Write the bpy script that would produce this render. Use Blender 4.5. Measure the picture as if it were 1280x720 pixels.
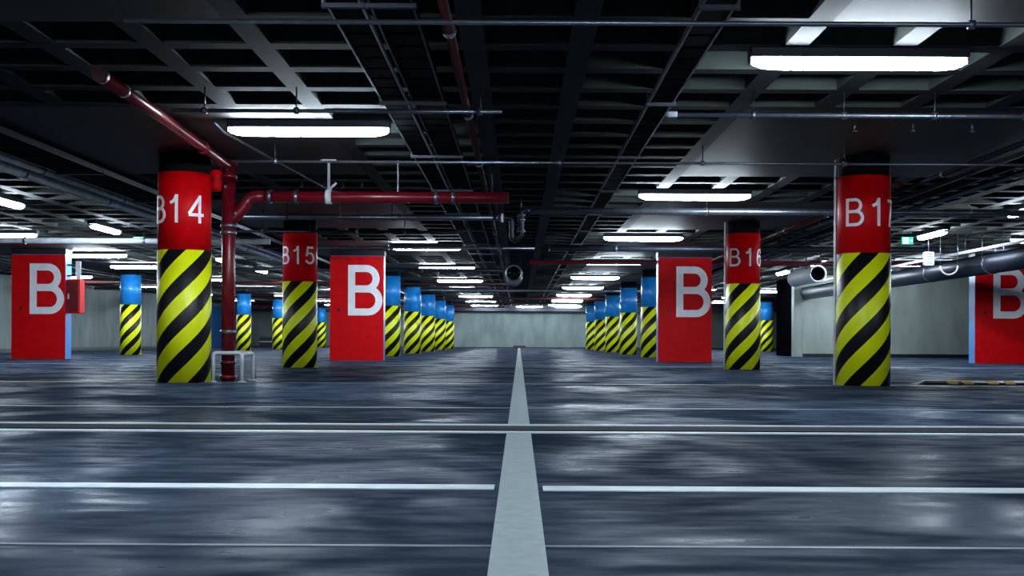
import bpy, bmesh, math, random
from mathutils import Vector, Matrix
random.seed(7)
S = bpy.context.scene
C = S.collection
PI = math.pi
for o in list(bpy.data.objects): bpy.data.objects.remove(o)

# ---------------------------------------------------------------- camera, world, exposure
cam_d = bpy.data.cameras.new('camera'); cam = bpy.data.objects.new('camera', cam_d); C.objects.link(cam)
cam.location = (0, 0, 0.5)
cam.rotation_euler = (math.radians(90), math.radians(-0.27), 0)
cam_d.sensor_fit = 'HORIZONTAL'; cam_d.sensor_width = 36; cam_d.lens = 1560/1280*36
cam_d.shift_x = -9/1280; cam_d.shift_y = 65/1280
cam_d.clip_end = 300
S.camera = cam
W = bpy.data.worlds.new('world'); S.world = W; W.use_nodes = True
W.node_tree.nodes['Background'].inputs[0].default_value = (0.02, 0.03, 0.05, 1)
W.node_tree.nodes['Background'].inputs[1].default_value = 0.3
S.view_settings.view_transform = 'Standard'; S.view_settings.look = 'None'
S.view_settings.gamma = 1; S.view_settings.use_curve_mapping = False
S.view_settings.exposure = 0.0
LAMP = 140.0                       # strength of every lamp diffuser
LAMP_COL = (0.76, 0.89, 1.0)

# ---------------------------------------------------------------- materials
def srgb(r, g, b):
    f = lambda c: (c/255/12.92 if c/255 <= 0.04045 else ((c/255+0.055)/1.055)**2.4)
    return (f(r), f(g), f(b), 1)
def mat(name, col, rough=0.5, metal=0.0, var=0.25, scale=6.0, bump=0.0, spec=0.5, stretch=None, col2=None):
    m = bpy.data.materials.new(name); m.use_nodes = True
    nt = m.node_tree; N = nt.nodes; L = nt.links; b = N['Principled BSDF']
    b.inputs['Roughness'].default_value = rough; b.inputs['Metallic'].default_value = metal
    b.inputs['Specular IOR Level'].default_value = spec
    tc = N.new('ShaderNodeTexCoord'); mp = N.new('ShaderNodeMapping')
    L.new(tc.outputs['Object'], mp.inputs['Vector'])
    if stretch: mp.inputs['Scale'].default_value = stretch
    nz = N.new('ShaderNodeTexNoise'); nz.inputs['Scale'].default_value = scale; nz.inputs['Detail'].default_value = 6
    L.new(mp.outputs[0], nz.inputs['Vector'])
    cr = N.new('ShaderNodeValToRGB'); L.new(nz.outputs['Fac'], cr.inputs['Fac'])
    c2 = col2 or tuple(min(1, c*(1+var)) for c in col[:3])+(1,)
    cr.color_ramp.elements[0].position = 0.3; cr.color_ramp.elements[1].position = 0.7
    cr.color_ramp.elements[0].color = tuple(c*(1-var) for c in col[:3])+(1,); cr.color_ramp.elements[1].color = c2
    L.new(cr.outputs['Color'], b.inputs['Base Color'])
    if bump:
        bp = N.new('ShaderNodeBump'); bp.inputs['Strength'].default_value = bump; bp.inputs['Distance'].default_value = 0.01
        L.new(nz.outputs['Fac'], bp.inputs['Height']); L.new(bp.outputs[0], b.inputs['Normal'])
    return m
M = {}
M['red'] = mat('red_paint', srgb(204, 2, 10), 0.5, spec=0.15, var=0.10)
M['redpipe'] = mat('red_pipe_paint', srgb(98, 8, 22), 0.30, var=0.12, scale=9)
M['darkred'] = mat('dark_red_pipe_paint', srgb(60, 18, 18), 0.4, var=0.2, scale=9)
M['blue'] = mat('blue_paint', srgb(30, 128, 205), 0.32, var=0.10)
M['navy'] = mat('deep_blue_paint', srgb(10, 70, 135), 0.4, var=0.15)
M['black'] = mat('black_paint', srgb(16, 16, 20), 0.45, var=0.2)
M['white'] = mat('white_paint', srgb(235, 236, 240), 0.45, var=0.06)
M['ltgrey'] = mat('light_grey_enamel', srgb(185, 190, 196), 0.4, var=0.08)
M['galv'] = mat('galvanised_steel', srgb(120, 126, 138), 0.34, metal=0.85, var=0.2, scale=14)
M['dkmetal'] = mat('dark_steel', srgb(38, 42, 54), 0.42, metal=0.5, var=0.25, scale=10)
M['cable'] = mat('black_cable', srgb(16, 16, 19), 0.8, var=0.3)
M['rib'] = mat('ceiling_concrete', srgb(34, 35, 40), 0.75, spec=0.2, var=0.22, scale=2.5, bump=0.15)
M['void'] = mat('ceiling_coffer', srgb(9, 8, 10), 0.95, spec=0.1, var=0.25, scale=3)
M['ribside'] = mat('ceiling_rib_side', srgb(45, 52, 49), 0.8, spec=0.2, var=0.2, scale=3)  # paler than the rib undersides: lamplight on these faces put into the colour
M['slab'] = mat('ceiling_solid_slab', srgb(26, 26, 32), 0.6, spec=0.3, var=0.3, scale=1.2, bump=0.1)
M['wall'] = mat('wall_concrete', srgb(92, 104, 102), 0.7, var=0.30, scale=1.6, bump=0.2, stretch=(1, 1, 0.35))
M['wall2'] = mat('wall_concrete_pale', srgb(140, 148, 143), 0.7, var=0.22, scale=1.5, bump=0.2, stretch=(1.2, 1.2, 0.3))
M['line'] = mat('line_paint', srgb(150, 164, 168), 0.42, var=0.14, scale=22)
M['thinline'] = mat('thin_line_paint', srgb(196, 210, 218), 0.5, var=0.15, scale=10)
M['joint'] = mat('joint_rubber', srgb(14, 22, 36), 0.8, var=0.2, spec=0.1)
M['jointm'] = mat('joint_metal', srgb(150, 162, 176), 0.35, metal=0.4, var=0.15, scale=12)
M['faint'] = mat('worn_joint', srgb(84, 98, 114), 0.5, var=0.3, scale=6)
M['insul'] = mat('pipe_insulation', srgb(190, 196, 204), 0.35, metal=0.0, var=0.25, scale=5)
M['unlit_black'] = mat('unlit_side_black', srgb(6, 6, 9), 1.0, var=0.1, spec=0.0)  # shade of the unlit core side, put into the colour
M['yellow'] = mat('dull_yellow', srgb(196, 160, 60), 0.5, var=0.2)
M['green'] = mat('green_sign', srgb(10, 130, 100), 0.4)

def emis(name, col, s):
    m = bpy.data.materials.new(name); m.use_nodes = True
    b = m.node_tree.nodes['Principled BSDF']; b.inputs['Base Color'].default_value = (*col[:3], 1)
    b.inputs['Emission Color'].default_value = (*col[:3], 1); b.inputs['Emission Strength'].default_value = s
    return m
M['lamp'] = emis('lamp_diffuser', LAMP_COL, LAMP)
M['exitg'] = emis('lit_green_panel', (0.02, 0.5, 0.35), 1.5)
M['exitw'] = emis('lit_white_panel', (0.75, 1.0, 0.95), 2.0)

def floor_mat():
    m = bpy.data.materials.new('sealed_floor'); m.use_nodes = True
    nt = m.node_tree; N = nt.nodes; L = nt.links; b = N['Principled BSDF']; b.inputs['Specular IOR Level'].default_value = 0.16
    tc = N.new('ShaderNodeTexCoord')
    def noise(scale, sx, sy, det=6, dist=0.0):
        mp = N.new('ShaderNodeMapping'); mp.inputs['Scale'].default_value = (sx, sy, 1); L.new(tc.outputs['Object'], mp.inputs[0])
        n = N.new('ShaderNodeTexNoise'); n.inputs['Scale'].default_value = scale; n.inputs['Detail'].default_value = det
        n.inputs['Distortion'].default_value = dist; L.new(mp.outputs[0], n.inputs['Vector']); return n.outputs['Fac']
    a = noise(1.1, 1, 0.8, 8, 0.8); c = noise(9, 0.35, 1, 6, 0.3); d = noise(60, 1, 1, 3)
    mix = N.new('ShaderNodeMath'); mix.operation = 'MULTIPLY_ADD'; L.new(a, mix.inputs[0]); mix.inputs[1].default_value = 0.65
    m2 = N.new('ShaderNodeMath'); m2.operation = 'MULTIPLY'; L.new(c, m2.inputs[0]); m2.inputs[1].default_value = 0.35; L.new(m2.outputs[0], mix.inputs[2])
    cr = N.new('ShaderNodeValToRGB'); L.new(mix.outputs[0], cr.inputs['Fac'])
    e = cr.color_ramp.elements; e[0].position = 0.36; e[0].color = srgb(34, 42, 54); e[1].position = 0.64; e[1].color = srgb(60, 73, 92)
    L.new(cr.outputs['Color'], b.inputs['Base Color'])
    rr = N.new('ShaderNodeMapRange'); L.new(mix.outputs[0], rr.inputs['Value'])
    rr.inputs['From Min'].default_value = 0.36; rr.inputs['From Max'].default_value = 0.64
    rr.inputs['To Min'].default_value = 0.55; rr.inputs['To Max'].default_value = 0.22
    L.new(rr.outputs[0], b.inputs['Roughness'])
    bp = N.new('ShaderNodeBump'); bp.inputs['Strength'].default_value = 0.05; bp.inputs['Distance'].default_value = 0.01
    ad = N.new('ShaderNodeMath'); ad.operation = 'ADD'; L.new(c, ad.inputs[0]); L.new(d, ad.inputs[1])
    L.new(ad.outputs[0], bp.inputs['Height']); L.new(bp.outputs[0], b.inputs['Normal'])
    # worn matt concrete with patches of remaining seal: the seal alone is glossy
    df = N.new('ShaderNodeBsdfDiffuse'); L.new(cr.outputs['Color'], df.inputs['Color'])
    fr = N.new('ShaderNodeMapRange'); L.new(mix.outputs[0], fr.inputs['Value'])
    fr.inputs['From Min'].default_value = 0.42; fr.inputs['From Max'].default_value = 0.66
    fr.inputs['To Min'].default_value = 0.03; fr.inputs['To Max'].default_value = 0.34
    mx = N.new('ShaderNodeMixShader'); L.new(fr.outputs[0], mx.inputs[0]); L.new(df.outputs[0], mx.inputs[1]); L.new(b.outputs[0], mx.inputs[2])
    L.new(mx.outputs[0], N['Material Output'].inputs['Surface'])
    return m
M['floor'] = floor_mat()

R = 0.3                                   # column radius
def stripe_mat():
    m = bpy.data.materials.new('hazard_stripes'); m.use_nodes = True
    nt = m.node_tree; N = nt.nodes; L = nt.links; b = N['Principled BSDF']; b.inputs['Roughness'].default_value = 0.45
    tc = N.new('ShaderNodeTexCoord'); sp = N.new('ShaderNodeSeparateXYZ'); L.new(tc.outputs['Object'], sp.inputs[0])
    def mth(op, a, bb=None):
        n = N.new('ShaderNodeMath'); n.operation = op
        for i, v in enumerate((a, bb)):
            if v is None: continue
            if isinstance(v, (int, float)): n.inputs[i].default_value = v
            else: L.new(v, n.inputs[i])
        return n.outputs[0]
    ang = mth('ARCTAN2', sp.outputs['X'], mth('MULTIPLY', sp.outputs['Y'], -1.0))   # 0 on the front, grows to the right
    t = mth('SUBTRACT', mth('DIVIDE', sp.outputs['Z'], 0.43), mth('MULTIPLY', ang, 4.4/(2*PI)))
    fr = mth('FRACT', mth('ADD', t, 10.26))
    st = mth('LESS_THAN', fr, 0.52)
    mx = N.new('ShaderNodeMix'); mx.data_type = 'RGBA'; L.new(st, mx.inputs['Factor'])
    mx.inputs[6].default_value = srgb(14, 14, 18); mx.inputs[7].default_value = srgb(232, 238, 8)
    L.new(mx.outputs[2], b.inputs['Base Color'])
    return m
M['stripe'] = stripe_mat()

# ---------------------------------------------------------------- mesh helpers
def add_box(bm, x0, x1, y0, y1, z0, z1, mi=0):
    v = [bm.verts.new(p) for p in ((x0,y0,z0),(x1,y0,z0),(x1,y1,z0),(x0,y1,z0),(x0,y0,z1),(x1,y0,z1),(x1,y1,z1),(x0,y1,z1))]
    for f in ((0,3,2,1),(4,5,6,7),(0,1,5,4),(1,2,6,5),(2,3,7,6),(3,0,4,7)):
        fc = bm.faces.new([v[i] for i in f]); fc.material_index = mi
def add_tube(bm, pts, r, n=12, caps=True, smooth=True):
    pts = [Vector(p) for p in pts]; rings = []
    up0 = None
    for i, p in enumerate(pts):
        if i == 0: t = pts[1]-p
        elif i == len(pts)-1: t = p-pts[i-1]
        else: t = (pts[i+1]-p).normalized()+(p-pts[i-1]).normalized()
        t.normalize()
        if up0 is None:
            up0 = Vector((0,0,1)) if abs(t.z) < 0.9 else Vector((1,0,0))
        a = t.cross(up0).normalized(); bb = a.cross(t).normalized(); up0 = bb
        rr = r[i] if isinstance(r, (list, tuple)) else r
        rings.append([bm.verts.new(p+rr*(math.cos(2*PI*k/n)*a+math.sin(2*PI*k/n)*bb)) for k in range(n)])
    for A, B in zip(rings, rings[1:]):
        for k in range(n):
            f = bm.faces.new((A[k], A[(k+1)%n], B[(k+1)%n], B[k])); f.smooth = smooth
    if caps:
        bm.faces.new(rings[0][::-1]); bm.faces.new(rings[-1])
def bend(pts, rad=0.15, n=5):
    """round the corners of a polyline"""
    pts = [Vector(p) for p in pts]; out = [pts[0]]
    for a, b, c in zip(pts, pts[1:], pts[2:]):
        d1 = (a-b).normalized()*min(rad, (a-b).length/2.1); d2 = (c-b).normalized()*min(rad, (c-b).length/2.1)
        for k in range(n+1):
            t = k/n; out.append((b+d1)*(1-t)**2+b*2*t*(1-t)+(b+d2)*t*t)
    return out+[pts[-1]]
def obj(name, bm, m, parent=None):
    bmesh.ops.recalc_face_normals(bm, faces=bm.faces)
    me = bpy.data.meshes.new(name); bm.to_mesh(me); bm.free()
    for x in (m if isinstance(m, (list, tuple)) else [m]): me.materials.append(M[x] if isinstance(x, str) else x)
    o = bpy.data.objects.new(name, me); C.objects.link(o)
    if parent: o.parent = parent
    return o
def boxes(name, lst, m, parent=None, bev=0.0):
    bm = bmesh.new()
    for b in lst: add_box(bm, *b)
    o = obj(name, bm, m, parent)
    if bev:
        md = o.modifiers.new('bevel', 'BEVEL'); md.width = bev; md.segments = 2; md.limit_method = 'ANGLE'
    return o
def tube(name, pts, r, m, parent=None, n=14):
    bm = bmesh.new(); add_tube(bm, pts, r, n); return obj(name, bm, m, parent)
def thing(name, label, cat, loc=(0,0,0), group=None):
    o = bpy.data.objects.new(name, None); C.objects.link(o); o.location = loc; o.empty_display_size = 0.2
    return tag(o, label, cat, group)
def tag(o, label, cat, group=None):
    o['label'] = label; o['category'] = cat
    if group: o['group'] = group
    return o
def struct(o): o['kind'] = 'structure'; return o
def dup(root, loc, rotz=0.0, label=None, group=None):
    r = root.copy(); C.objects.link(r); r.location = loc; r.rotation_euler = (0, 0, rotz)
    if label: r['label'] = label
    if group: r['group'] = group
    for ch in list(root.children):
        c = ch.copy(); C.objects.link(c); c.parent = r
        for g in list(ch.children):
            d = g.copy(); C.objects.link(d); d.parent = c
    return r

# ================================================================ THE SETTING
XL, XR, YN, YF = -17.2, 17.2, -12.0, 77.0
boxes('floor', [(XL-0.3, XR+0.3, YN-0.3, YF+0.3, -0.3, 0)], 'floor')['kind'] = 'structure'
def wall(name, b, m='wall'): return struct(boxes(name, [b], m))
wall('wall_left', (XL-0.3, XL, YN, YF, 0, 2.9))
wall('wall_right', (XR, XR+0.3, YN, YF, 0, 2.9))
wall('wall_back', (XL-0.3, XR+0.3, YF, YF+0.3, 0, 2.9))
wall('wall_front', (XL-0.3, XR+0.3, YN-0.3, YN, 0, 2.9))
# stair core on the right: pale front wall, side wall blackened to paint in its shade, pale end post
wall('wall_core', (8.98, XR-0.01, 39.6, 39.9, 0, 2.59), 'wall2')
wall('wall_core_side', (8.98, 9.28, 39.91, 43.6, 0, 2.59), 'unlit_black')
struct(boxes('trim_1', [(8.7, 8.97, 39.5, 39.9, 0, 2.3)], 'wall2', bev=0.02))
struct(boxes('baseboard_core', [(9.0, XR-0.02, 39.54, 39.59, 0, 0.11)], 'black'))
struct(boxes('baseboard_left', [(XL+0.005, XL+0.06, 2, 66.9, 0, 0.13)], 'black'))
struct(boxes('baseboard_back', [(XL+0.01, XR-0.01, YF-0.06, YF-0.005, 0, 0.06)], 'black'))
dr = struct(boxes('door_1', [(XL+0.005, XL+0.08, 67.0, 76.5, 0, 2.35)], 'navy'))
boxes('door_rail', [(XL+0.081, XL+0.12, 67.0, 76.5, 0.62+k*0.6, 0.66+k*0.6) for k in range(3)], 'navy', dr)

# waffle ceiling: ribs, recessed coffers, solid slab around every column
P = 7.65
COLY = [14.3+P*k for k in range(-3, 9)]
COLX = [-19.2, -11.6, -3.83, 3.93, 11.6, 19.2]
pitch, rib = 0.765, 0.17
def intervals(lo, hi, origin):
    k0 = math.floor((lo-origin)/pitch); out = []; x = origin+k0*pitch
    while x < hi:
        out.append((x-rib/2, x+rib/2, True)); out.append((x+rib/2, x+pitch-rib/2, False)); x += pitch
    return out
ix = intervals(XL-0.2, XR+0.2, 0.43); iy = intervals(YN-0.2, YF+0.2, 8.20)
ZR, ZV = 2.60, 2.92
def solid(x, y):
    return any(abs(x-cx) < 1.75 for cx in COLX) and any(-2.85 < y-cy < 1.65 for cy in COLY)
H = [[0]*len(iy) for _ in ix]
for i, (a, b, r1) in enumerate(ix):
    for j, (c, d, r2) in enumerate(iy):
        s = solid((a+b)/2, (c+d)/2)
        H[i][j] = (2 if s else (1 if (r1 or r2) else 0))
bm = bmesh.new()
def quad(p, mi):
    f = bm.faces.new([bm.verts.new(q) for q in p]); f.material_index = mi
for i, (a, b, _) in enumerate(ix):
    for j, (c, d, _) in enumerate(iy):
        h = H[i][j]
        if h:
            quad(((a,c,ZR),(a,d,ZR),(b,d,ZR),(b,c,ZR)), 2 if h == 2 else 0)
        else:
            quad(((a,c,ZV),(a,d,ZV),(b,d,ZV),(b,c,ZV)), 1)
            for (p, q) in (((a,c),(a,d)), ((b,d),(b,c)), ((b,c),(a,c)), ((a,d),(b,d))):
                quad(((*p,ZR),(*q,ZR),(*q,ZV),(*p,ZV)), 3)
me = bpy.data.meshes.new('ceiling'); bm.to_mesh(me); bm.free()
for k in ('rib', 'void', 'slab', 'ribside'): me.materials.append(M[k])
ceil = bpy.data.objects.new('ceiling', me); C.objects.link(ceil); ceil['kind'] = 'structure'
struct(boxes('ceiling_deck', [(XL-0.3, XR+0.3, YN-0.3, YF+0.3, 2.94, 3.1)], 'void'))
# deep beam closing the far end
struct(boxes('trim_2', [(XL+0.01, XR-0.01, 75.9, 76.3, 2.26, 2.59)], 'dkmetal'))

# ---------------------------------------------------------------- floor markings
def marking(name, b, m, label, cat, group=None): return tag(boxes(name, [b], m), label, cat, group)
marking('painted_line', (-0.065, 0.065, 1.9, 6.70, 0.0, 0.004), 'line', 'wide pale painted line running away down the middle, near stretch before the floor joint', 'floor marking')
marking('painted_line', (-0.064, 0.064, 7.34, 76.6, 0.0, 0.004), 'line', 'wide pale painted line down the middle, stretch beyond the floor joint to the far wall', 'floor marking')
marking('painted_line', (XL+0.1, -0.082, 4.16, 4.285, 0.0, 0.0035), 'thinline', 'bright thin crossing line on the near floor, left of the middle line', 'floor marking')
marking('painted_line', (0.082, XR-0.1, 4.13, 4.255, 0.0, 0.0035), 'thinline', 'bright thin crossing line on the near floor, right of the middle line', 'floor marking')
j = thing('expansion_joint', 'dark floor expansion joint with two pale metal edges crossing the whole floor', 'floor joint', (0, 7, 0))
boxes('joint_strip', [(XL+0.1, XR-0.1, -0.12, 0.20, 0.0, 0.004)], 'joint', j)
boxes('metal_edge', [(XL+0.1, XR-0.1, -0.32, -0.231, 0.0, 0.006)], 'thinline', j)
boxes('metal_edge', [(XL+0.1, XR-0.1, 0.271, 0.335, 0.0, 0.006)], 'thinline', j)
for (y, w, lb) in ((3.02, 0.025, 'faint worn saw cut line nearest the camera crossing the floor'),
                   (9.15, 0.10, 'faint pale line crossing the floor just beyond the expansion joint'),
                   (14.2, 0.14, 'faint pale line crossing the floor level with the nearest columns'),
                   (24.0, 0.2, 'faint pale line crossing the floor before the big lettered piers')):
    boxes_l = boxes('floor_seam', [(XL+0.1, XR-0.1, y-w/2, y+w/2, 0.0, 0.002)], 'faint')
    tag(boxes_l, lb, 'floor seam')

# ================================================================ LETTERING
def arc(cx, cy, rx, ry, a0, a1, n=12):
    return [(cx+rx*math.cos(math.radians(a0+(a1-a0)*k/n)), cy+ry*math.sin(math.radians(a0+(a1-a0)*k/n))) for k in range(n+1)]
GL = {
 'B': (0.66, [[(0,0),(0,1)], [(0,1),(0.2,1),(0.34,1)]+arc(0.34,0.765,0.22,0.235,90,-90)+[(0.2,0.53),(0,0.53)],
              [(0.34,0.53),(0.38,0.53)]+arc(0.38,0.265,0.25,0.265,90,-90)+[(0.2,0),(0,0)]]),
 '1': (0.30, [[(0.0,0.74),(0.14,0.80),(0.21,0.88),(0.25,1.0)], [(0.27,1.0),(0.27,0.5),(0.27,0)]]),
 '4': (0.66, [[(0.46,0),(0.46,0.5),(0.46,1)], [(0.44,0.97),(0.22,0.63),(0.02,0.31)], [(0,0.27),(0.3,0.27),(0.64,0.27)]]),
 '5': (0.60, [[(0.52,0.98),(0.3,0.98),(0.11,0.98)], [(0.13,0.98),(0.09,0.75),(0.04,0.50)], [(0.05,0.50)]+arc(0.27,0.32,0.29,0.31,130,-155,20)]),
 '6': (0.60, [arc(0.29,0.31,0.27,0.30,0,360,24), [(0.02,0.33),(0.02,0.52),(0.05,0.74),(0.13,0.92),(0.27,1.0),(0.42,0.97),(0.53,0.80)]]),
 '7': (0.58, [[(0,0.97),(0.3,0.97),(0.57,0.97)], [(0.56,0.94),(0.42,0.74),(0.30,0.50),(0.22,0.25),(0.18,0)]]),
}
def glyph_quads(ch, h, t):
    """thick strokes of a character as quads in the plane, h tall, strokes t wide"""
    out = []; s = h-t
    for si, pl in enumerate(GL[ch][1]):            # each stroke sits a hair proud of the one before
        pts = [Vector((p[0]*s+t/2, p[1]*s+t/2)) for p in pl]
        q = [pts[0]]
        for a, b in zip(pts, pts[1:]):
            n = max(1, int((b-a).length/0.05))
            q += [a+(b-a)*k/n for k in range(1, n+1)]
        pts = q; closed = (pts[0]-pts[-1]).length < 1e-4
        L_, R_ = [], []
        for i, p in enumerate(pts):
            if i == 0: d = (pts[1]-p) if not closed else (pts[1]-pts[-2])
            elif i == len(pts)-1: d = (p-pts[i-1]) if not closed else (pts[1]-pts[-2])
            else: d = (pts[i+1]-p).normalized()+(p-pts[i-1]).normalized()
            d.normalize()
            if not closed and i == 0: p = p-d*t/2 if abs(d.x) > 0.95 and ch in 'B' else p
            n = Vector((-d.y, d.x))*t/2
            if i in (0, len(pts)-1) and not closed and abs(d.y) > 0.95:
                p = p+(d*(-t/2) if i == 0 else d*(t/2))
            L_.append(p+n); R_.append(p-n)
        for i in range(len(pts)-1): out.append((si, (L_[i], R_[i], R_[i+1], L_[i+1])))
    return out
def flat_text(name, ch, h, t, x0, y, z0, m, parent):
    bm = bmesh.new()
    for si, q in glyph_quads(ch, h, t):
        v = [bm.verts.new((x0+p.x, y-0.0025*si, z0+p.y)) for p in q]; w = [bm.verts.new((x0+p.x, y+0.006, z0+p.y)) for p in q]
        bm.faces.new(v); bm.faces.new(w[::-1])
        for k in range(4): bm.faces.new((v[k], v[(k+1)%4], w[(k+1)%4], w[k]))
    return obj(name, bm, m, parent)
def column_text(txt, cents, h, t, z0, rad, parent, m='white'):
    """cents: angle in degrees of each character's centre; 0 = -Y face, positive to the right"""
    for ch, c in zip(txt, cents):
        w = GL[ch][0]*h; bm = bmesh.new()
        for si, q in glyph_quads(ch, h, t):
            pr, pi = [], []
            for p in q:
                a = math.radians(c)+(p.x-w/2)/rad-PI/2
                for r_, l in ((rad+0.004+0.0015*si, pr), (rad-0.004, pi)):
                    l.append(bm.verts.new((r_*math.cos(a), r_*math.sin(a), z0+p.y)))
            bm.faces.new(pr); bm.faces.new(pi[::-1])
            for k in range(4): bm.faces.new((pr[k], pr[(k+1)%4], pi[(k+1)%4], pi[k]))
        obj('painted_character', bm, m, parent)

# ================================================================ COLUMNS
def ring(name, r, z0, z1, m, parent, n=64, bev=0.0):
    bm = bmesh.new()
    add_tube(bm, [(0,0,z0),(0,0,z1)], r, n)
    return obj(name, bm, m, parent)
def make_column(color, label, group):
    t = thing('column', label, 'column', (0,0,0), group)
    ring('concrete_shaft', R-0.012, 0.0, 2.597, 'black', t)
    ring('paint_band', R-0.002, 1.49, 2.38, color, t)
    ring('striped_wrap', R+0.004, 0.002, 1.50, 'stripe', t)
    return t
GR = 'round columns with black and yellow striped bases'
red_spec = [
 (-3.84, 14.3, 'B14', (-50, -11, 40), 'near round column numbered B14, red above black and yellow stripes, beside the red standpipe', 0),
 (-3.86, 21.95, 'B15', (-48, -6, 44), 'round column numbered B15, red above black and yellow stripes, left of the centre line', 0),
 (3.93, 21.95, 'B16', (-39, 5, 58), 'round column numbered B16, red above black and yellow stripes, right of the centre line', 0),
 (3.94, 14.3, 'B17', (-35, 9, 59), 'near round column at right whose number runs from B1 round the edge, red above stripes', 0),
]
RC = make_column('red', '', GR); first = True
cols = []
for (x, y, txt, cents, lb, ph) in red_spec:
    if first: c = RC; c.location = (x, y, 0); c['label'] = lb; first = False
    else: c = dup(RC, (x, y, 0), 0, lb)
    c['_t'] = txt; cols.append((c, txt, cents))
for c, txt, cents in cols:
    if txt in ('B16', 'B17'):                       # pale conduit up the aisle side of the two right columns
        a = math.radians(-90-(103 if txt == 'B17' else 98)); q = R+0.018
        tube('edge_conduit', [(q*math.cos(a), q*math.sin(a), 0.0), (q*math.cos(a), q*math.sin(a), 2.59)], 0.013, 'white', c, 10)
    column_text(txt, cents, 0.315, 0.034, 1.80, R, c)
    if '_t' in c: del c['_t']
BC = make_column('blue', '', GR); first = True
ordn = ['nearest', 'second nearest', 'third nearest', 'fourth nearest', 'fifth nearest', 'sixth nearest']
blue = []
for k, y in enumerate([14.3+P*i for i in (3, 4, 5, 6, 7)]):
    blue.append((-3.85, y, '%s blue column with striped base beyond the red pier, just left of the centre line' % ordn[k]))
    blue.append((3.93, y, '%s blue column with striped base beyond the red pier, just right of the centre line' % ordn[k]))
blue += [(-11.6, 37.25, 'blue column with striped base standing alone between the far left pier and column B14'),
         (-11.6, 44.9, 'blue column with striped base in the far left row, hidden behind column B14'),
         (-11.6, 52.55, 'blue column with striped base seen just right of the red standpipe'),
         (-11.6, 60.2, 'blue column with striped base seen just left of column B15'),
         (-11.6, 67.85, 'blue column with striped base in the far left row, hidden behind column B15'),
         (-11.95, 75.2, 'blue column with striped base seen between column B15 and the red pier'),
         (11.95, 60.2, 'blue column with striped base peeking out right of column B16'),
         (11.8, 67.85, 'blue column with striped base in the far right row, behind column B16')]
for (x, y, lb) in blue:
    if first: BC.location = (x, y, 0); BC['label'] = lb; first = False
    else: dup(BC, (x, y, 0), 0, lb)

# ---------------------------------------------------------------- big rectangular piers with a letter B
def make_pier(label, side):
    t = thing('lettered_pier', label, 'pier', (0,0,0), 'red rectangular piers with a big white B')
    boxes('blue_core', [(-0.625, 0.625, 0.012, 0.42, 0.0, 2.597)], 'blue', t)
    boxes('red_front_panel', [(-0.633, 0.633, 0.0, 0.02, 0.0, 2.46)], 'red', t)
    boxes('dark_head', [(-0.64, 0.64, -0.004, 0.43, 2.47, 2.596)], 'black', t)
    flat_text('painted_letter', 'B', 1.19, 0.165, side, -0.008, 1.06, 'white', t)
    bx = boxes('call_point', [(-0.44, -0.37, -0.035, 0.0, 1.16, 1.23)], 'redpipe', t, bev=0.005)
    return t
p0 = make_pier('red pier with big white B left of the centre line, next to column B15', -0.205)
p0.location = (-3.83, 29.4, 0)
dup(p0, (3.9, 29.4, 0), 0, 'red pier with big white B right of the centre line, next to column B16')
dup(p0, (-11.33, 29.4, 0), 0, 'red pier with big white B at far left, hose cabinet on its side')
dup(p0, (11.37, 29.4, 0), 0, 'red pier with big white B cut by the right edge of the photo')

# hose cabinet and white board on the side of the far left pier
hc = thing('hose_cabinet', 'red fire hose cabinet fixed to the side of the far left pier', 'fire cabinet', (-10.70, 29.46, 0))
boxes('cabinet_body', [(0.0, 0.32, 0.0, 0.34, 1.08, 1.88)], 'red', hc, bev=0.015)
boxes('cabinet_door', [(0.03, 0.29, -0.02, -0.001, 1.12, 1.84)], 'redpipe', hc, bev=0.006)
boxes('door_handle', [(0.05, 0.08, -0.045, -0.021, 1.42, 1.54)], 'ltgrey', hc)
wb = thing('wall_sign', 'tall white sign board above the red hose cabinet', 'sign', (-10.44, 29.52, 0))
boxes('sign_board', [(-0.06, 0.06, 0.0, 0.03, 1.885, 2.32)], 'white', wb, bev=0.004)
for z in (1.95, 2.2): boxes('sign_bracket', [(-0.26, -0.061, 0.005, 0.02, z, z+0.04)], 'dkmetal', wb)

# ================================================================ LAMPS
def make_lamp(label):
    t = thing('fluorescent_lamp', label, 'lamp', (0,0,0))
    boxes('housing', [(-0.78, 0.78, -0.075, 0.075, 2.525, 2.598)], 'dkmetal', t, bev=0.008)
    bm = bmesh.new()                                            # rounded diffuser under the housing
    prof = [(0.062*math.sin(a), 2.522-0.075*math.cos(a)**0.6 if math.cos(a) > 1e-6 else 2.522) for a in [(-PI/2)+PI*k/8 for k in range(9)]]
    rows_ = []
    for x, k_ in ((-0.77, 0.35), (-0.75, 0.6), (-0.68, 0.9), (-0.58, 1.0), (0.58, 1.0), (0.68, 0.9), (0.75, 0.6), (0.77, 0.35)):
        rows_.append([bm.verts.new((x, p[0]*k_, 2.522+(p[1]-2.522)*k_)) for p in prof])
    for A, B in zip(rows_, rows_[1:]):
        for k in range(8): bm.faces.new((A[k], B[k], B[k+1], A[k+1])).smooth = True
        bm.faces.new((A[0], A[8], B[8], B[0]))
    bm.faces.new(rows_[0][::-1]); bm.faces.new(rows_[-1])
    obj('diffuser', bm, 'lamp', t)
    for s in (-1, 1):
        a, b = sorted((s*0.772, s*0.785)); boxes('end_cap', [(a, b, -0.04, 0.04, 2.485, 2.524)], 'dkmetal', t, bev=0.01)
    return t
L0 = make_lamp(''); used = False
def lamp(x, y, rz, lb, wings=False):
    global used
    if not used: L0.location = (x, y, 0); L0.rotation_euler = (0,0,rz); L0['label'] = lb; used = True; t = L0
    else: t = dup(L0, (x, y, 0), rz, lb)
    wing_list.append((t, wings)); return t
wing_list = []
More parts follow.
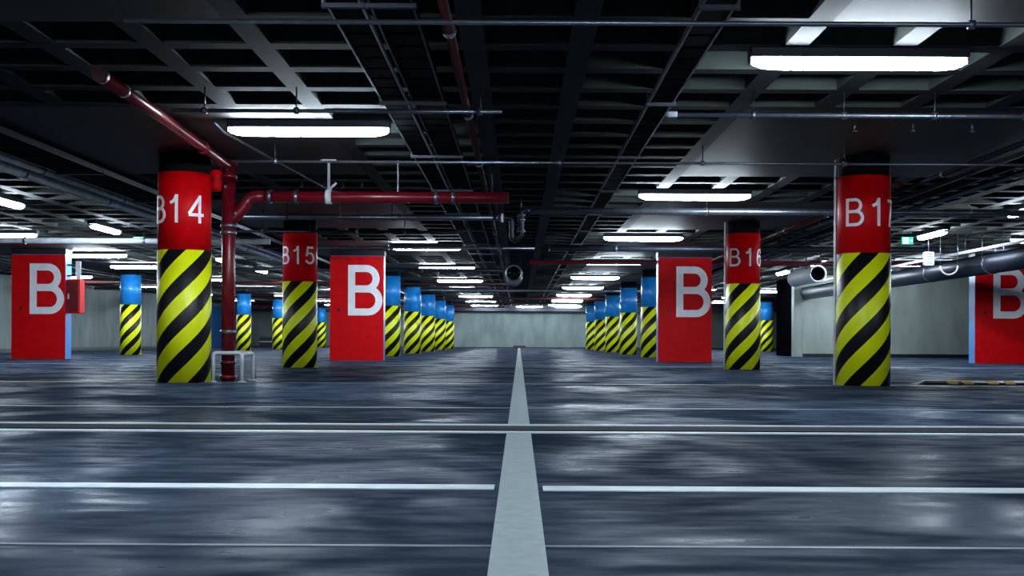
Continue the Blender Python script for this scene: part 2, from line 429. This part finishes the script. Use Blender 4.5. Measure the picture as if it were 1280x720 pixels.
NM = ['nearest', 'second', 'third', 'fourth', 'fifth', 'sixth', 'seventh', 'eighth', 'ninth', 'tenth', 'eleventh', 'twelfth', 'thirteenth', 'fourteenth', 'fifteenth']
def row(xs, ys, rz, desc, wings=False):
    vis = 0; bk = ['farthest back', 'one nearer', 'two nearer']; nb = 0
    for x, y in zip(xs, ys):
        if y < 6.5: lb = '%s of the unseen tube lamps, %s' % (bk[nb], desc); nb += 1
        else: lb = '%s lit tube lamp of those %s' % (NM[vis], desc); vis += 1
        t = lamp(x, y, rz, lb, wings and y > 0)
        if y < 6.5: t['group'] = 'tube lamps behind the camera, '+desc
ys = [8.95-2*P, 8.95-P, 8.95, 17.3]+[8.95+7.75*k for k in range(2, 9)]
row([2.42]*11, ys, 0, 'lying crosswise just right of the centre line', True)
ys = [12.0-3*P, 12.0-2*P, 12.0-P]+[12.0+P*k for k in (0, 2, 3, 4, 5, 6, 7, 8)]
row([-2.03]*11, ys, 0, 'lying crosswise just left of the centre line')
ys = [18.3-4.6*k for k in (4, 2)]+[18.3+4.6*k for k in range(0, 12)]
row([-7.6]*14, ys, PI/2, 'lying lengthwise over the left driving lane')
row([7.7]*14, [18.9-9.2, 18.9-18.4]+[18.9+4.4*k for k in range(0, 12)], PI/2, 'lying lengthwise over the right driving lane')
row([-10.2, -10.3, -10.7, -10.7, -10.6, -10.6, -10.6, -10.6], [24.4, 30.3, 35.0, 42.6, 50.2, 58, 65.6, 73], 0, 'lying crosswise beside the far left row of columns')
row([10.4, 10.4, 10.4], [24.5, 32.3, 37.4], 0, 'lying crosswise beside the far right pier')
row([10.2, 10.2, 10.2], [50.2, 58, 66], 0, 'lying crosswise behind the pale wall on the right')
row([-14.8]*5, [33.0, 41.0, 49.0, 57.0, 66.0], 0, 'lying crosswise near the left wall')
row([-2.05, 0.6, 2.9], [74.3, 74.6, 74.3], 0, 'lying crosswise right before the far wall')
row([-6, 6.2], [74.3, 74.3], 0, 'lying crosswise at the far ends of the driving lanes')
# ================================================================ PIPES, TRAYS, DUCTS
def hang(parent, p, top=2.598, m='dkmetal', r=0.008, n=6):
    """thin rod from a pipe up to the ceiling"""
    tube('hanger', [(p[0], p[1], p[2]), (p[0], p[1], top)], r, m, parent, n)
def clamp(parent, c, axis, r, w=0.03, m='galv', name='clamp'):
    d = Vector({'x': (1,0,0), 'y': (0,1,0), 'z': (0,0,1)}[axis])*w; c = Vector(c)
    return tube(name, [c-d, c+d], r, m, parent, 14)
def grid_hang_y(y):   # nearest crosswise rib
    return 8.20+round((y-8.20)/pitch)*pitch
def cross_pipe(name, x0, x1, y, z, r, m, label, cat='pipe', nh=6, cl=None, group=None):
    t = thing(name, label, cat, ((x0+x1)/2, y, z), group); h = (x1-x0)/2
    tube('pipe_run', [(-h,0,0),(h,0,0)], r, m, t, 12)
    for k in range(nh):
        x = -h+2*h*(k+0.5)/nh
        gx = 0.43+round((x+(x0+x1)/2-0.43)/pitch)*pitch-(x0+x1)/2
        X_ = gx+(x0+x1)/2
        if abs(gx) > h or any(a < X_ < b for a, b in ((-1.22,-0.40),(1.02,1.34),(-6.2,-4.95),(4.7,6.1),(8.6,9.4))): continue
        clamp(t, (gx,0,0), 'x', r+0.012, 0.02)
        tube('hanger', [(gx,0,r),(gx,0,2.598-z)], 0.007, 'dkmetal', t, 6)
    return t
def long_pipe(name, x, y0, y1, z, r, m, label, cat='pipe', step=3.06, cm='galv'):
    t = thing(name, label, cat, (x, y0, z)); L_ = y1-y0
    tube('pipe_run', [(0,0,0),(0,L_,0)], r, m, t, 14)
    y = grid_hang_y(y0+0.8)
    while y < y1:
        clamp(t, (0,y-y0,0), 'y', r+0.012, 0.025, cm)
        tube('hanger', [(0,y-y0,r),(0,y-y0,2.598-z)], 0.007, 'dkmetal', t, 6)
        y += step
    return t
def tray(name, x0, x1, y0, y1, z, label, rail=0.06, cables=5, m='galv', cm='cable', rung=0.35, bright=True):
    t = thing(name, label, 'cable tray', ((x0+x1)/2, y0, z)); h = (x1-x0)/2; L_ = y1-y0
    for s in (-1, 1):
        a, b = sorted((s*h, s*(h-0.014))); boxes('side_rail', [(a, b, 0, L_, 0, rail)], m, t)
    n = int(L_/rung)
    bm = bmesh.new(); pr = []                                     # corrugated perforated base, one sheet
    for k in range(n):
        y_ = k*rung; pr += [(y_, 0.004), (y_+rung-0.06, 0.004), (y_+rung-0.05, 0.02), (y_+rung-0.01, 0.02)]
    a = [bm.verts.new((-h+0.015, p[0], p[1])) for p in pr]; b = [bm.verts.new((h-0.015, p[0], p[1])) for p in pr]
    for k in range(len(pr)-1): bm.faces.new((a[k], b[k], b[k+1], a[k+1]))
    bs = obj('tray_base', bm, 'void', t); md = bs.modifiers.new('thickness', 'SOLIDIFY'); md.thickness = 0.003
    bm = bmesh.new(); rr = (h-0.03)/cables
    for c in range(cables):
        x = -h+0.03+rr*(2*c+1); pts = [(x+random.uniform(-.3,.3)*rr, y, 0.018+rr*0.75+random.uniform(0, .006)) for y in [L_*k/24 for k in range(25)]]
        add_tube(bm, pts, rr*0.75, 6)
    obj('cables', bm, cm, t)
    y = grid_hang_y(y0+0.7)
    while y < y1:
        boxes('support_channel', [(-h-0.018, h+0.018, y-y0-0.02, y-y0+0.02, -0.028, -0.001)], 'dkmetal', t)
        for s in (-1, 1):
            tube('hanger', [(s*(h+0.012), y-y0, -0.02), (s*(h+0.012), y-y0, 2.598-z)], 0.006, m, t, 6)
        y += pitch*4
    return t
# central services
tray('cable_tray', -1.17, -0.95, 4.0, 73.4, 2.50, 'narrow bright edged cable tray running away left of the centre line', cables=4, m='ltgrey', rail=0.035)
tray('cable_tray', -0.91, -0.64, 4.0, 73.4, 2.50, 'dark cable tray between the bright edged tray and the brown red pipe', m='dkmetal', cables=5)
tray('cable_tray', 1.08, 1.29, 4.0, 73.4, 2.50, 'cable tray running away right of the centre line', cables=3, rail=0.035)
long_pipe('overhead_pipe', -0.47, 4.0, 73.4, 2.53, 0.035, 'darkred', 'brownish red pipe running away under the ceiling left of the middle rib')
# left services
tray('cable_tray', -5.6, -5.05, 5.0, 73.4, 2.50, 'wide dark cable tray running away over the left bays', cables=6)
long_pipe('overhead_pipe', -5.78, 5.0, 73.4, 2.52, 0.045, 'insul', 'silver pipe running away beside the wide left cable tray')
long_pipe('overhead_pipe', -6.02, 5.0, 73.4, 2.505, 0.075, 'insul', 'thick silver insulated pipe outermost of those over the left bays')
# right services
long_pipe('overhead_pipe', 4.85, 16.0, 73.4, 2.52, 0.045, 'darkred', 'dark red pipe running away over the right bays behind the near right column')
long_pipe('overhead_pipe', 5.12, 5.0, 73.4, 2.53, 0.03, 'dkmetal', 'thin dark pipe running away over the right bays')
tray('cable_tray', 5.4, 5.7, 5.0, 73.4, 2.50, 'cable tray running away over the right bays', cables=4)
long_pipe('overhead_pipe', 5.98, 5.0, 73.4, 2.52, 0.04, 'galv', 'silver pipe running away right of the right cable tray')
long_pipe('overhead_pipe', -13.4, 16.0, 73.4, 2.53, 0.05, 'dkmetal', 'thick dark pipe high up between the far left pier and the left wall')
# crosswise pipes
cross_pipe('crossing_pipe', -2.4, 8.5, 7.55, 2.42, 0.016, 'galv', 'thin pipe crossing the top of the picture nearest the camera', nh=5)
cross_pipe('crossing_pipe', -2.9, -0.15, 10.4, 2.40, 0.017, 'galv', 'thin pipe crossing just before the near left lamp', nh=4)
t = cross_pipe('crossing_pipe', 1.30, 8.2, 10.5, 2.40, 0.020, 'galv', 'thin clamped pipe crossing in front of the near right column', nh=10)
boxes('pipe_end_cap', [(-3.52, -3.43, -0.035, 0.035, -0.03, 0.03)], 'galv', t, bev=0.01)
cross_pipe('crossing_pipe', -3.1, 8.9, 13.4, 2.405, 0.014, 'galv', 'very thin pipe crossing just in front of the near columns', nh=8)
cross_pipe('crossing_pipe', 0.16, 14.5, 18.2, 2.385, 0.050, 'galv', 'thick grey pipe crossing the right half above column B16', nh=8)
cross_pipe('crossing_pipe', -4.3, -0.30, 18.2, 2.28, 0.040, 'galv', 'grey pipe crossing the left half above column B15', nh=8)
cross_pipe('crossing_pipe', -4.6, -0.9, 20.2, 2.24, 0.022, 'dkmetal', 'thin dark pipe crossing behind the grey left pipe', nh=6)
cross_pipe('crossing_pipe', -15.5, -4.8, 24.0, 2.37, 0.055, 'insul', 'grey pipe crossing above the far left pier', nh=6)
cross_pipe('crossing_pipe', -4.4, 0.3, 24.9, 2.33, 0.03, 'galv', 'thin grey pipe crossing behind column B15', nh=4)
cross_pipe('crossing_pipe', 0.6, 15.5, 25.3, 2.36, 0.06, 'dkmetal', 'dark pipe crossing the right half before the lettered piers', nh=6)
cross_pipe('crossing_pipe', 0.25, 15.8, 30.3, 2.39, 0.05, 'redpipe', 'red pipe crossing the right half just behind the lettered piers', nh=8)
cross_pipe('crossing_pipe', -9.0, -0.4, 33.8, 2.38, 0.05, 'dkmetal', 'dark pipe crossing the left half behind the lettered piers', nh=5)
for k, (y, z, m, a, b) in enumerate([(41.5, 2.36, 'darkred', -16, -0.3), (47.0, 2.36, 'galv', -16, 8), (56.0, 2.36, 'darkred', -16, 15), (63.0, 2.36, 'dkmetal', -16, 15), (70.5, 2.36, 'redpipe', -16, -0.8)]):
    cross_pipe('crossing_pipe', a, b, y, z, 0.053, m, ['dark red pipe crossing the left half in the distance', 'grey pipe crossing in the distance, before the pair of far pipes', 'dark red pipe crossing the full width in the distance', 'dark grey pipe crossing the full width in the distance', 'bright red pipe crossing just before the far wall at left'][k], nh=6)
# vertical connector in the middle
v = thing('pipe_connector', 'dark steel pipe connector hanging in the middle between the two grey crossing pipes', 'pipe fitting', (0, 18.2, -0.03))
tube('drop_pipe', bend([(0.15,0,2.415),(0.02,0,2.415),(0.02,0,2.05),(-0.1,0,1.98)], 0.06), 0.045, 'dkmetal', v)
tube('link_pipe', bend([(-0.29,0,2.31),(-0.12,0,2.31),(-0.12,0,2.05),(-0.1,0,1.98)], 0.06), 0.038, 'dkmetal', v)
for z in (2.12, 2.28, 2.35): clamp(v, (0.02,0,z), 'z', 0.062, 0.015, 'galv', 'flange')
clamp(v, (-0.26,0,2.31), 'x', 0.065, 0.02, 'white', 'flange')
tube('hanger', [(0.02,0,2.43),(0.02,0,2.598)], 0.01, 'galv', v, 6)

# red fire main: lengthwise pipe, riser to the floor, branch to the right
fm = thing('fire_main_pipe', 'red fire main running overhead towards the riser beside column B14', 'pipe', (-3.23, 9.6, 2.52))
tube('pipe_run', bend([(0,0,0.0),(-0.05,2.0,0.0),(-0.16,4.6,0.0),(-0.18,4.9,0.0)], 0.25), 0.050, 'redpipe', fm, 18)
clamp(fm, (0,0,0), 'y', 0.060, 0.04, 'darkred', 'end_flange'); clamp(fm, (-0.015,0.6,0), 'y', 0.057, 0.015, 'galv'); clamp(fm, (-0.12,3.6,0), 'y', 0.07, 0.03, 'redpipe', 'coupling')
for y in (0.9, 3.4): tube('hanger', [(-0.03*y,y,0.05),(-0.03*y,y,0.077)], 0.008, 'dkmetal', fm, 6)
rz = thing('standpipe', 'red fire standpipe rising from the floor right beside column B14', 'pipe', (-3.41, 14.62, 0))
tube('riser', [(0,0,0.0),(0,0,2.59)], 0.078, 'redpipe', rz, 20)
for z, r_, m in ((0.05, 0.10, 'redpipe'), (0.58, 0.092, 'galv'), (1.74, 0.095, 'galv'), (1.82, 0.095, 'galv'), (2.40, 0.095, 'redpipe'), (2.56, 0.095, 'redpipe'), (0.22, 0.09, 'darkred')):
    clamp(rz, (0,0,z), 'z', r_, 0.022, m, 'coupling')
tube('branch', bend([(0.0,0,1.86),(0.13,0,1.98),(0.26,0,2.165),(0.42,0,2.165)], 0.08), 0.07, 'redpipe', rz, 16)
tube('valve_body', [(-0.14,-0.03,2.22),(-0.14,-0.03,2.29),(-0.14,-0.03,2.43),(-0.14,-0.03,2.49)], [0.045, 0.075, 0.075, 0.04], 'red', rz, 14)
tube('valve_arm', [(-0.14,-0.03,2.36),(0,0,2.36)], 0.04, 'redpipe', rz, 10)
for p in ((0.10,-0.08,1.96), (0.24,-0.07,2.10), (-0.02,-0.08,2.27), (0.0,-0.085,2.48)):
    tube('bolt', [(p[0],p[1]+0.02,p[2]),(p[0],p[1]-0.012,p[2])], 0.017, 'galv', rz, 8)
bp_ = thing('branch_pipe', 'red horizontal fire pipe running from the standpipe across to the middle', 'pipe', (-2.98, 14.62, 2.165))
tube('pipe_run', [(0,0,0),(2.85,0,0)], 0.068, 'redpipe', bp_, 18)
for x in (0.05, 0.36, 2.0, 2.2): clamp(bp_, (x,0,0), 'x', 0.082, 0.022, 'galv')
hg = clamp(bp_, (0.74,0,0), 'x', 0.085, 0.035, 'ltgrey', 'clevis')
tube('hanger_rod', [(0.74,0,0.07),(0.74,0,0.428)], 0.017, 'ltgrey', bp_, 8)
boxes('hanger_plate', [(0.65,0.83,-0.05,0.05,0.42,0.433)], 'ltgrey', bp_)
tube('hanger_brace', [(0.75,0,0.09),(0.83,0,0.17)], 0.016, 'ltgrey', bp_, 8)
tube('hanger_rod', [(1.55,0,0.05),(1.55,0,0.433)], 0.009, 'ltgrey', bp_, 8)
tube('hanger_rod', [(2.65,0,0.05),(2.65,0,0.433)], 0.009, 'dkmetal', bp_, 8)
# slanting thin conduit left of the near lamp
tag(tube('conduit', [(-2.95, 12.0, 2.585), (-2.93, 12.35, 2.54), (-2.6, 17.2, 2.54), (-2.58, 17.6, 2.585)], 0.013, 'galv'), 'thin bright conduit slanting down behind the near left lamp towards the red branch pipe', 'conduit')

# hoop guard at the foot of the standpipe
gd = thing('pipe_guard', 'low pale metal guard rail around the foot of the red standpipe', 'guard rail', (-3.36, 14.66, 0))
for y in (-0.30, 0.30):
    tube('hoop', bend([(-0.16,y,0),(-0.16,y,0.335),(0.17,y,0.335),(0.17,y,0)], 0.05), 0.022, 'ltgrey', gd, 12)
for x in (-0.16, 0.17): tube('side_bar', [(x,-0.29,0.325),(x,0.29,0.325)], 0.018, 'ltgrey', gd, 10)
for x in (-0.16, 0.17):
    for y in (-0.30, 0.30): tube('foot_plate', [(x,y,0),(x,y,0.01)], 0.045, 'ltgrey', gd, 12)

# floor hump at the right: black with dull yellow inserts
hp = thing('speed_hump', 'low black rubber hump with dull yellow inserts on the floor at far right', 'speed hump', (4.62, 14.6, 0))
bm = bmesh.new()
pr = [(-0.16,0.0),(-0.13,0.028),(-0.06,0.05),(0.06,0.05),(0.13,0.028),(0.16,0.0)]
xs = [0, 0.12, 3.4]
A = [[bm.verts.new((x, p[0], p[1]*(0.1 if i == 0 else 1))) for p in pr] for i, x in enumerate(xs)]
for a, b in zip(A, A[1:]):
    for k in range(5): bm.faces.new((a[k], b[k], b[k+1], a[k+1]))
    bm.faces.new((a[0], a[5], b[5], b[0]))
bm.faces.new(A[0][::-1]); bm.faces.new(A[-1]); obj('rubber_body', bm, 'black', hp)
for x in (0.35, 0.53, 0.82, 1.02, 1.35, 1.6, 1.9, 2.2, 2.5):
    bm = bmesh.new(); q = [(-0.10,0.047),(-0.148,0.02)]
    v4 = [(x, -0.152, 0.016), (x+0.12, -0.152, 0.016), (x+0.12, -0.07, 0.054), (x, -0.07, 0.054)]
    a = [bm.verts.new(p) for p in v4]; b = [bm.verts.new((p[0], p[1]+0.01, p[2]-0.012)) for p in v4]
    bm.faces.new(a); bm.faces.new(b[::-1])
    for k in range(4): bm.faces.new((a[k], a[(k+1)%4], b[(k+1)%4], b[k]))
    obj('yellow_insert', bm, 'yellow', hp)

# jet fans
def jet_fan(label, loc, body):
    t = thing('jet_fan', label, 'fan', loc)
    bm = bmesh.new()                                          # open tube with a wall and rounded lips
    prof = [(0.0,0.165),(0.0,0.185),(0.03,0.20),(0.12,0.20),(0.13,0.19),(2.2,0.19),(2.21,0.20),(2.3,0.20),(2.33,0.185),(2.33,0.165),(2.3,0.155),(0.03,0.155)]
    n = 28; rg = [[bm.verts.new((r_*math.cos(2*PI*k/n), y, r_*math.sin(2*PI*k/n))) for k in range(n)] for y, r_ in prof]
    for i in range(len(rg)):
        a, b = rg[i], rg[(i+1)%len(rg)]
        for k in range(n): bm.faces.new((a[k], a[(k+1)%n], b[(k+1)%n], b[k])).smooth = True
    obj('casing', bm, body, t)
    bm = bmesh.new(); add_tube(bm, [(0,0.035,0),(0,2.29,0)], 0.1535, 28, caps=False); obj('dark_liner', bm, 'cable', t)
    tube('hub', [(0,0.5,0),(0,0.62,0),(0,1.6,0),(0,1.75,0)], [0.03,0.07,0.07,0.02], 'dkmetal', t)
    bm = bmesh.new()
    for k in range(6):
        a = 2*PI*k/6; u = Vector((math.cos(a),0,math.sin(a))); w = Vector((-math.sin(a),0,math.cos(a)))
        pts = [u*0.06+w*0.02+Vector((0,0.70,0)), u*0.15+w*0.045+Vector((0,0.68,0)), u*0.15-w*0.045+Vector((0,0.78,0)), u*0.06-w*0.02+Vector((0,0.76,0))]
        f = [bm.verts.new(p) for p in pts]; g = [bm.verts.new(p+Vector((0,0.008,0))) for p in pts]
        bm.faces.new(f); bm.faces.new(g[::-1])
        for q in range(4): bm.faces.new((f[q], f[(q+1)%4], g[(q+1)%4], g[q]))
    obj('fan_blades', bm, 'black', t)
    boxes('dark_grille', [(-0.15+0.05*k, -0.146+0.05*k, 0.3, 0.31, -math.sqrt(max(0.0,0.153**2-(0.15-0.05*k)**2))-0.001, math.sqrt(max(0,0.153**2-(0.15-0.05*k)**2))+0.001) for k in range(1, 6)], 'black', t)
    for y in (0.45, 1.9):
        for s in (-1, 1): tube('hanger', [(s*0.16,y,0.12),(s*0.16,y,2.598-loc[2])], 0.01, 'dkmetal', t, 6)
    return t
jet_fan('round jet fan hanging in the middle of the ceiling far down the aisle', (-0.13, 28.4, 2.02), 'galv')
jet_fan('white round jet fan with a black mouth, left of the near right column', (6.7, 28.0, 2.02), 'white')

# big round duct on the right that ends at the pale wall
dk = thing('air_duct', 'big dark blue grey round duct running back along the right to the pale wall', 'duct', (9.1, 18.5, 2.02))
tube('duct_run', [(0,0,0),(0,21.08,0)], 0.20, 'dkmetal', dk, 24)
for y in (2.0, 5.5, 9.0, 12.5, 16.0):
    clamp(dk, (0,y,0), 'y', 0.212, 0.03, 'galv', 'duct_band')
    for s in (-1, 1): tube('hanger', [(s*0.205,y,0),(s*0.205,y,2.598-2.02)], 0.008, 'galv', dk, 6)
d2 = thing('overhead_pipe', 'thin white insulated pipe above the big duct at right', 'pipe', (8.75, 18.5, 2.262))
tube('pipe_run', [(0,0,0),(0,21.08,0)], 0.03, 'white', d2, 12)
for y in (1.0, 6, 11, 16): tube('hanger', [(0,y,0.03),(0,y,2.598-2.262)], 0.008, 'galv', d2, 6)
us = thing('pipe_strap', 'bright curved metal strap hanging beside the big duct at right', 'strap', (8.35, 24.265, 1.98))
tube('strap_arc', [(0.17*math.cos(a), 0, 0.17*math.sin(a)) for a in [PI+PI*k/12 for k in range(13)]], 0.018, 'ltgrey', us, 8)
for s in (-1, 1): tube('hanger', [(s*0.17,0,0),(s*0.17,0,0.618)], 0.008, 'galv', us, 6)
hb = thing('speaker_box', 'small white slotted box hanging from the ceiling right of the near right column', 'box', (7.95, 24.265, 1.98))
boxes('box_body', [(-0.10,0.10,-0.06,0.06,0.0,0.27)], 'ltgrey', hb, bev=0.02)
boxes('slots', [(-0.07,0.07,-0.064,-0.059,0.04+0.045*k,0.055+0.045*k) for k in range(5)], 'dkmetal', hb)
tube('hanger', [(0,0,0.26),(0,0,0.618)], 0.012, 'galv', hb, 8)

# exit signs
def exit_sign(label, x, y, z):
    t = thing('exit_sign', label, 'sign', (x, y, z)); k = 0.6
    boxes('sign_case', [(-0.18*k,0.18*k,0.0,0.05,-0.12*k,0.12*k)], 'green', t, bev=0.004)
    boxes('green_panel', [(-0.17*k,0.17*k,-0.006,-0.0005,-0.11*k,0.11*k)], 'exitg', t)
    boxes('white_doorway', [(-0.13*k,0.04*k,-0.010,-0.0065,-0.09*k,0.09*k)], 'exitw', t)
    def stroke(pl, m='exitw', y_=-0.012):
        bm = bmesh.new(); add_tube(bm, [(a*k,y_,b*k) for a, b in pl], 0.008*k, 6); obj('pictogram_stroke', bm, m, t)
    for pl in ([(-0.04,0.075),(-0.045,0.04),(-0.04,0.0),(-0.015,-0.04),(0.01,-0.075)], [(-0.04,0.0),(-0.06,-0.045),(-0.04,-0.08)], [(-0.043,0.04),(-0.005,0.03)]): stroke(pl, 'green')
    for pl in ([(0.08,0),(0.15,0)], [(0.12,0.03),(0.15,0),(0.12,-0.03)]): stroke(pl)
    for s in (-1,1): tube('hanger', [(s*0.07,0.035,0.07),(s*0.07,0.035,2.598-z)], 0.006, 'dkmetal', t, 6)
exit_sign('green lit exit sign hanging left of column B14', -7.4, 24.23, 2.40)
exit_sign('green lit exit sign hanging right of the near right column', 7.05, 22.70, 2.34)

# sprinkler heads under the solid slab at the near right
def sprinkler(label, x, y, g):
    t = thing('sprinkler_head', label, 'sprinkler', (x, y, 2.52), g)
    tube('stem', [(0,0,0.078),(0,0,0.02)], 0.012, 'galv', t, 10)
    tube('deflector', [(0,0,0.0),(0,0,0.006)], 0.026, 'galv', t, 12)
    tube('frame', [(0,0,0.02),(0,0,0.004)], [0.016,0.006], 'galv', t, 8)
for k, x in enumerate((3.22, 3.78, 4.35)):
    sprinkler('tiny sprinkler head under the slab, %s of three above the near right column' % ['leftmost','middle one','rightmost'][k], x, 12.0, 'sprinkler heads above the near right column')
for k, x in enumerate((-2.9, -2.6, -2.35, -2.1)):
    sprinkler('tiny pendant head behind the red branch pipe, %s of four' % ['leftmost','second from left','third from left','rightmost'][k], x, 16.6, 'pendant heads behind the red branch pipe')

# low dark barrier before the far wall at left
lb = thing('low_barrier', 'low black barrier with a pale rail before the far wall at left', 'barrier', (-14.0, 75.0, 0))
boxes('barrier_board', [(-1.6,1.2,0,0.08,0.36,0.62)], 'black', lb); boxes('barrier_board', [(-1.6,1.2,0,0.08,0.02,0.30)], 'black', lb)
boxes('rail', [(-1.6,1.2,-0.02,0.0,0.30,0.36)], 'ltgrey', lb)
for x in (-1.5, -0.2, 1.1): boxes('post', [(x-0.04,x+0.04,0.081,0.16,0,0.64)], 'black', lb)
# far dark red riser
tag(tube('riser_pipe', [(-4.55, 66.4, 0), (-4.55, 66.4, 2.598)], 0.13, 'darkred'), 'dark red riser pipe among the far blue columns left of the centre line', 'pipe')
tag(boxes('wall_vent', [(-0.35, 0.4, YF-0.1, YF-0.062, 0.02, 0.16)], 'black', None, bev=0.01), 'small dark vent at the foot of the far wall where the centre line ends', 'vent')
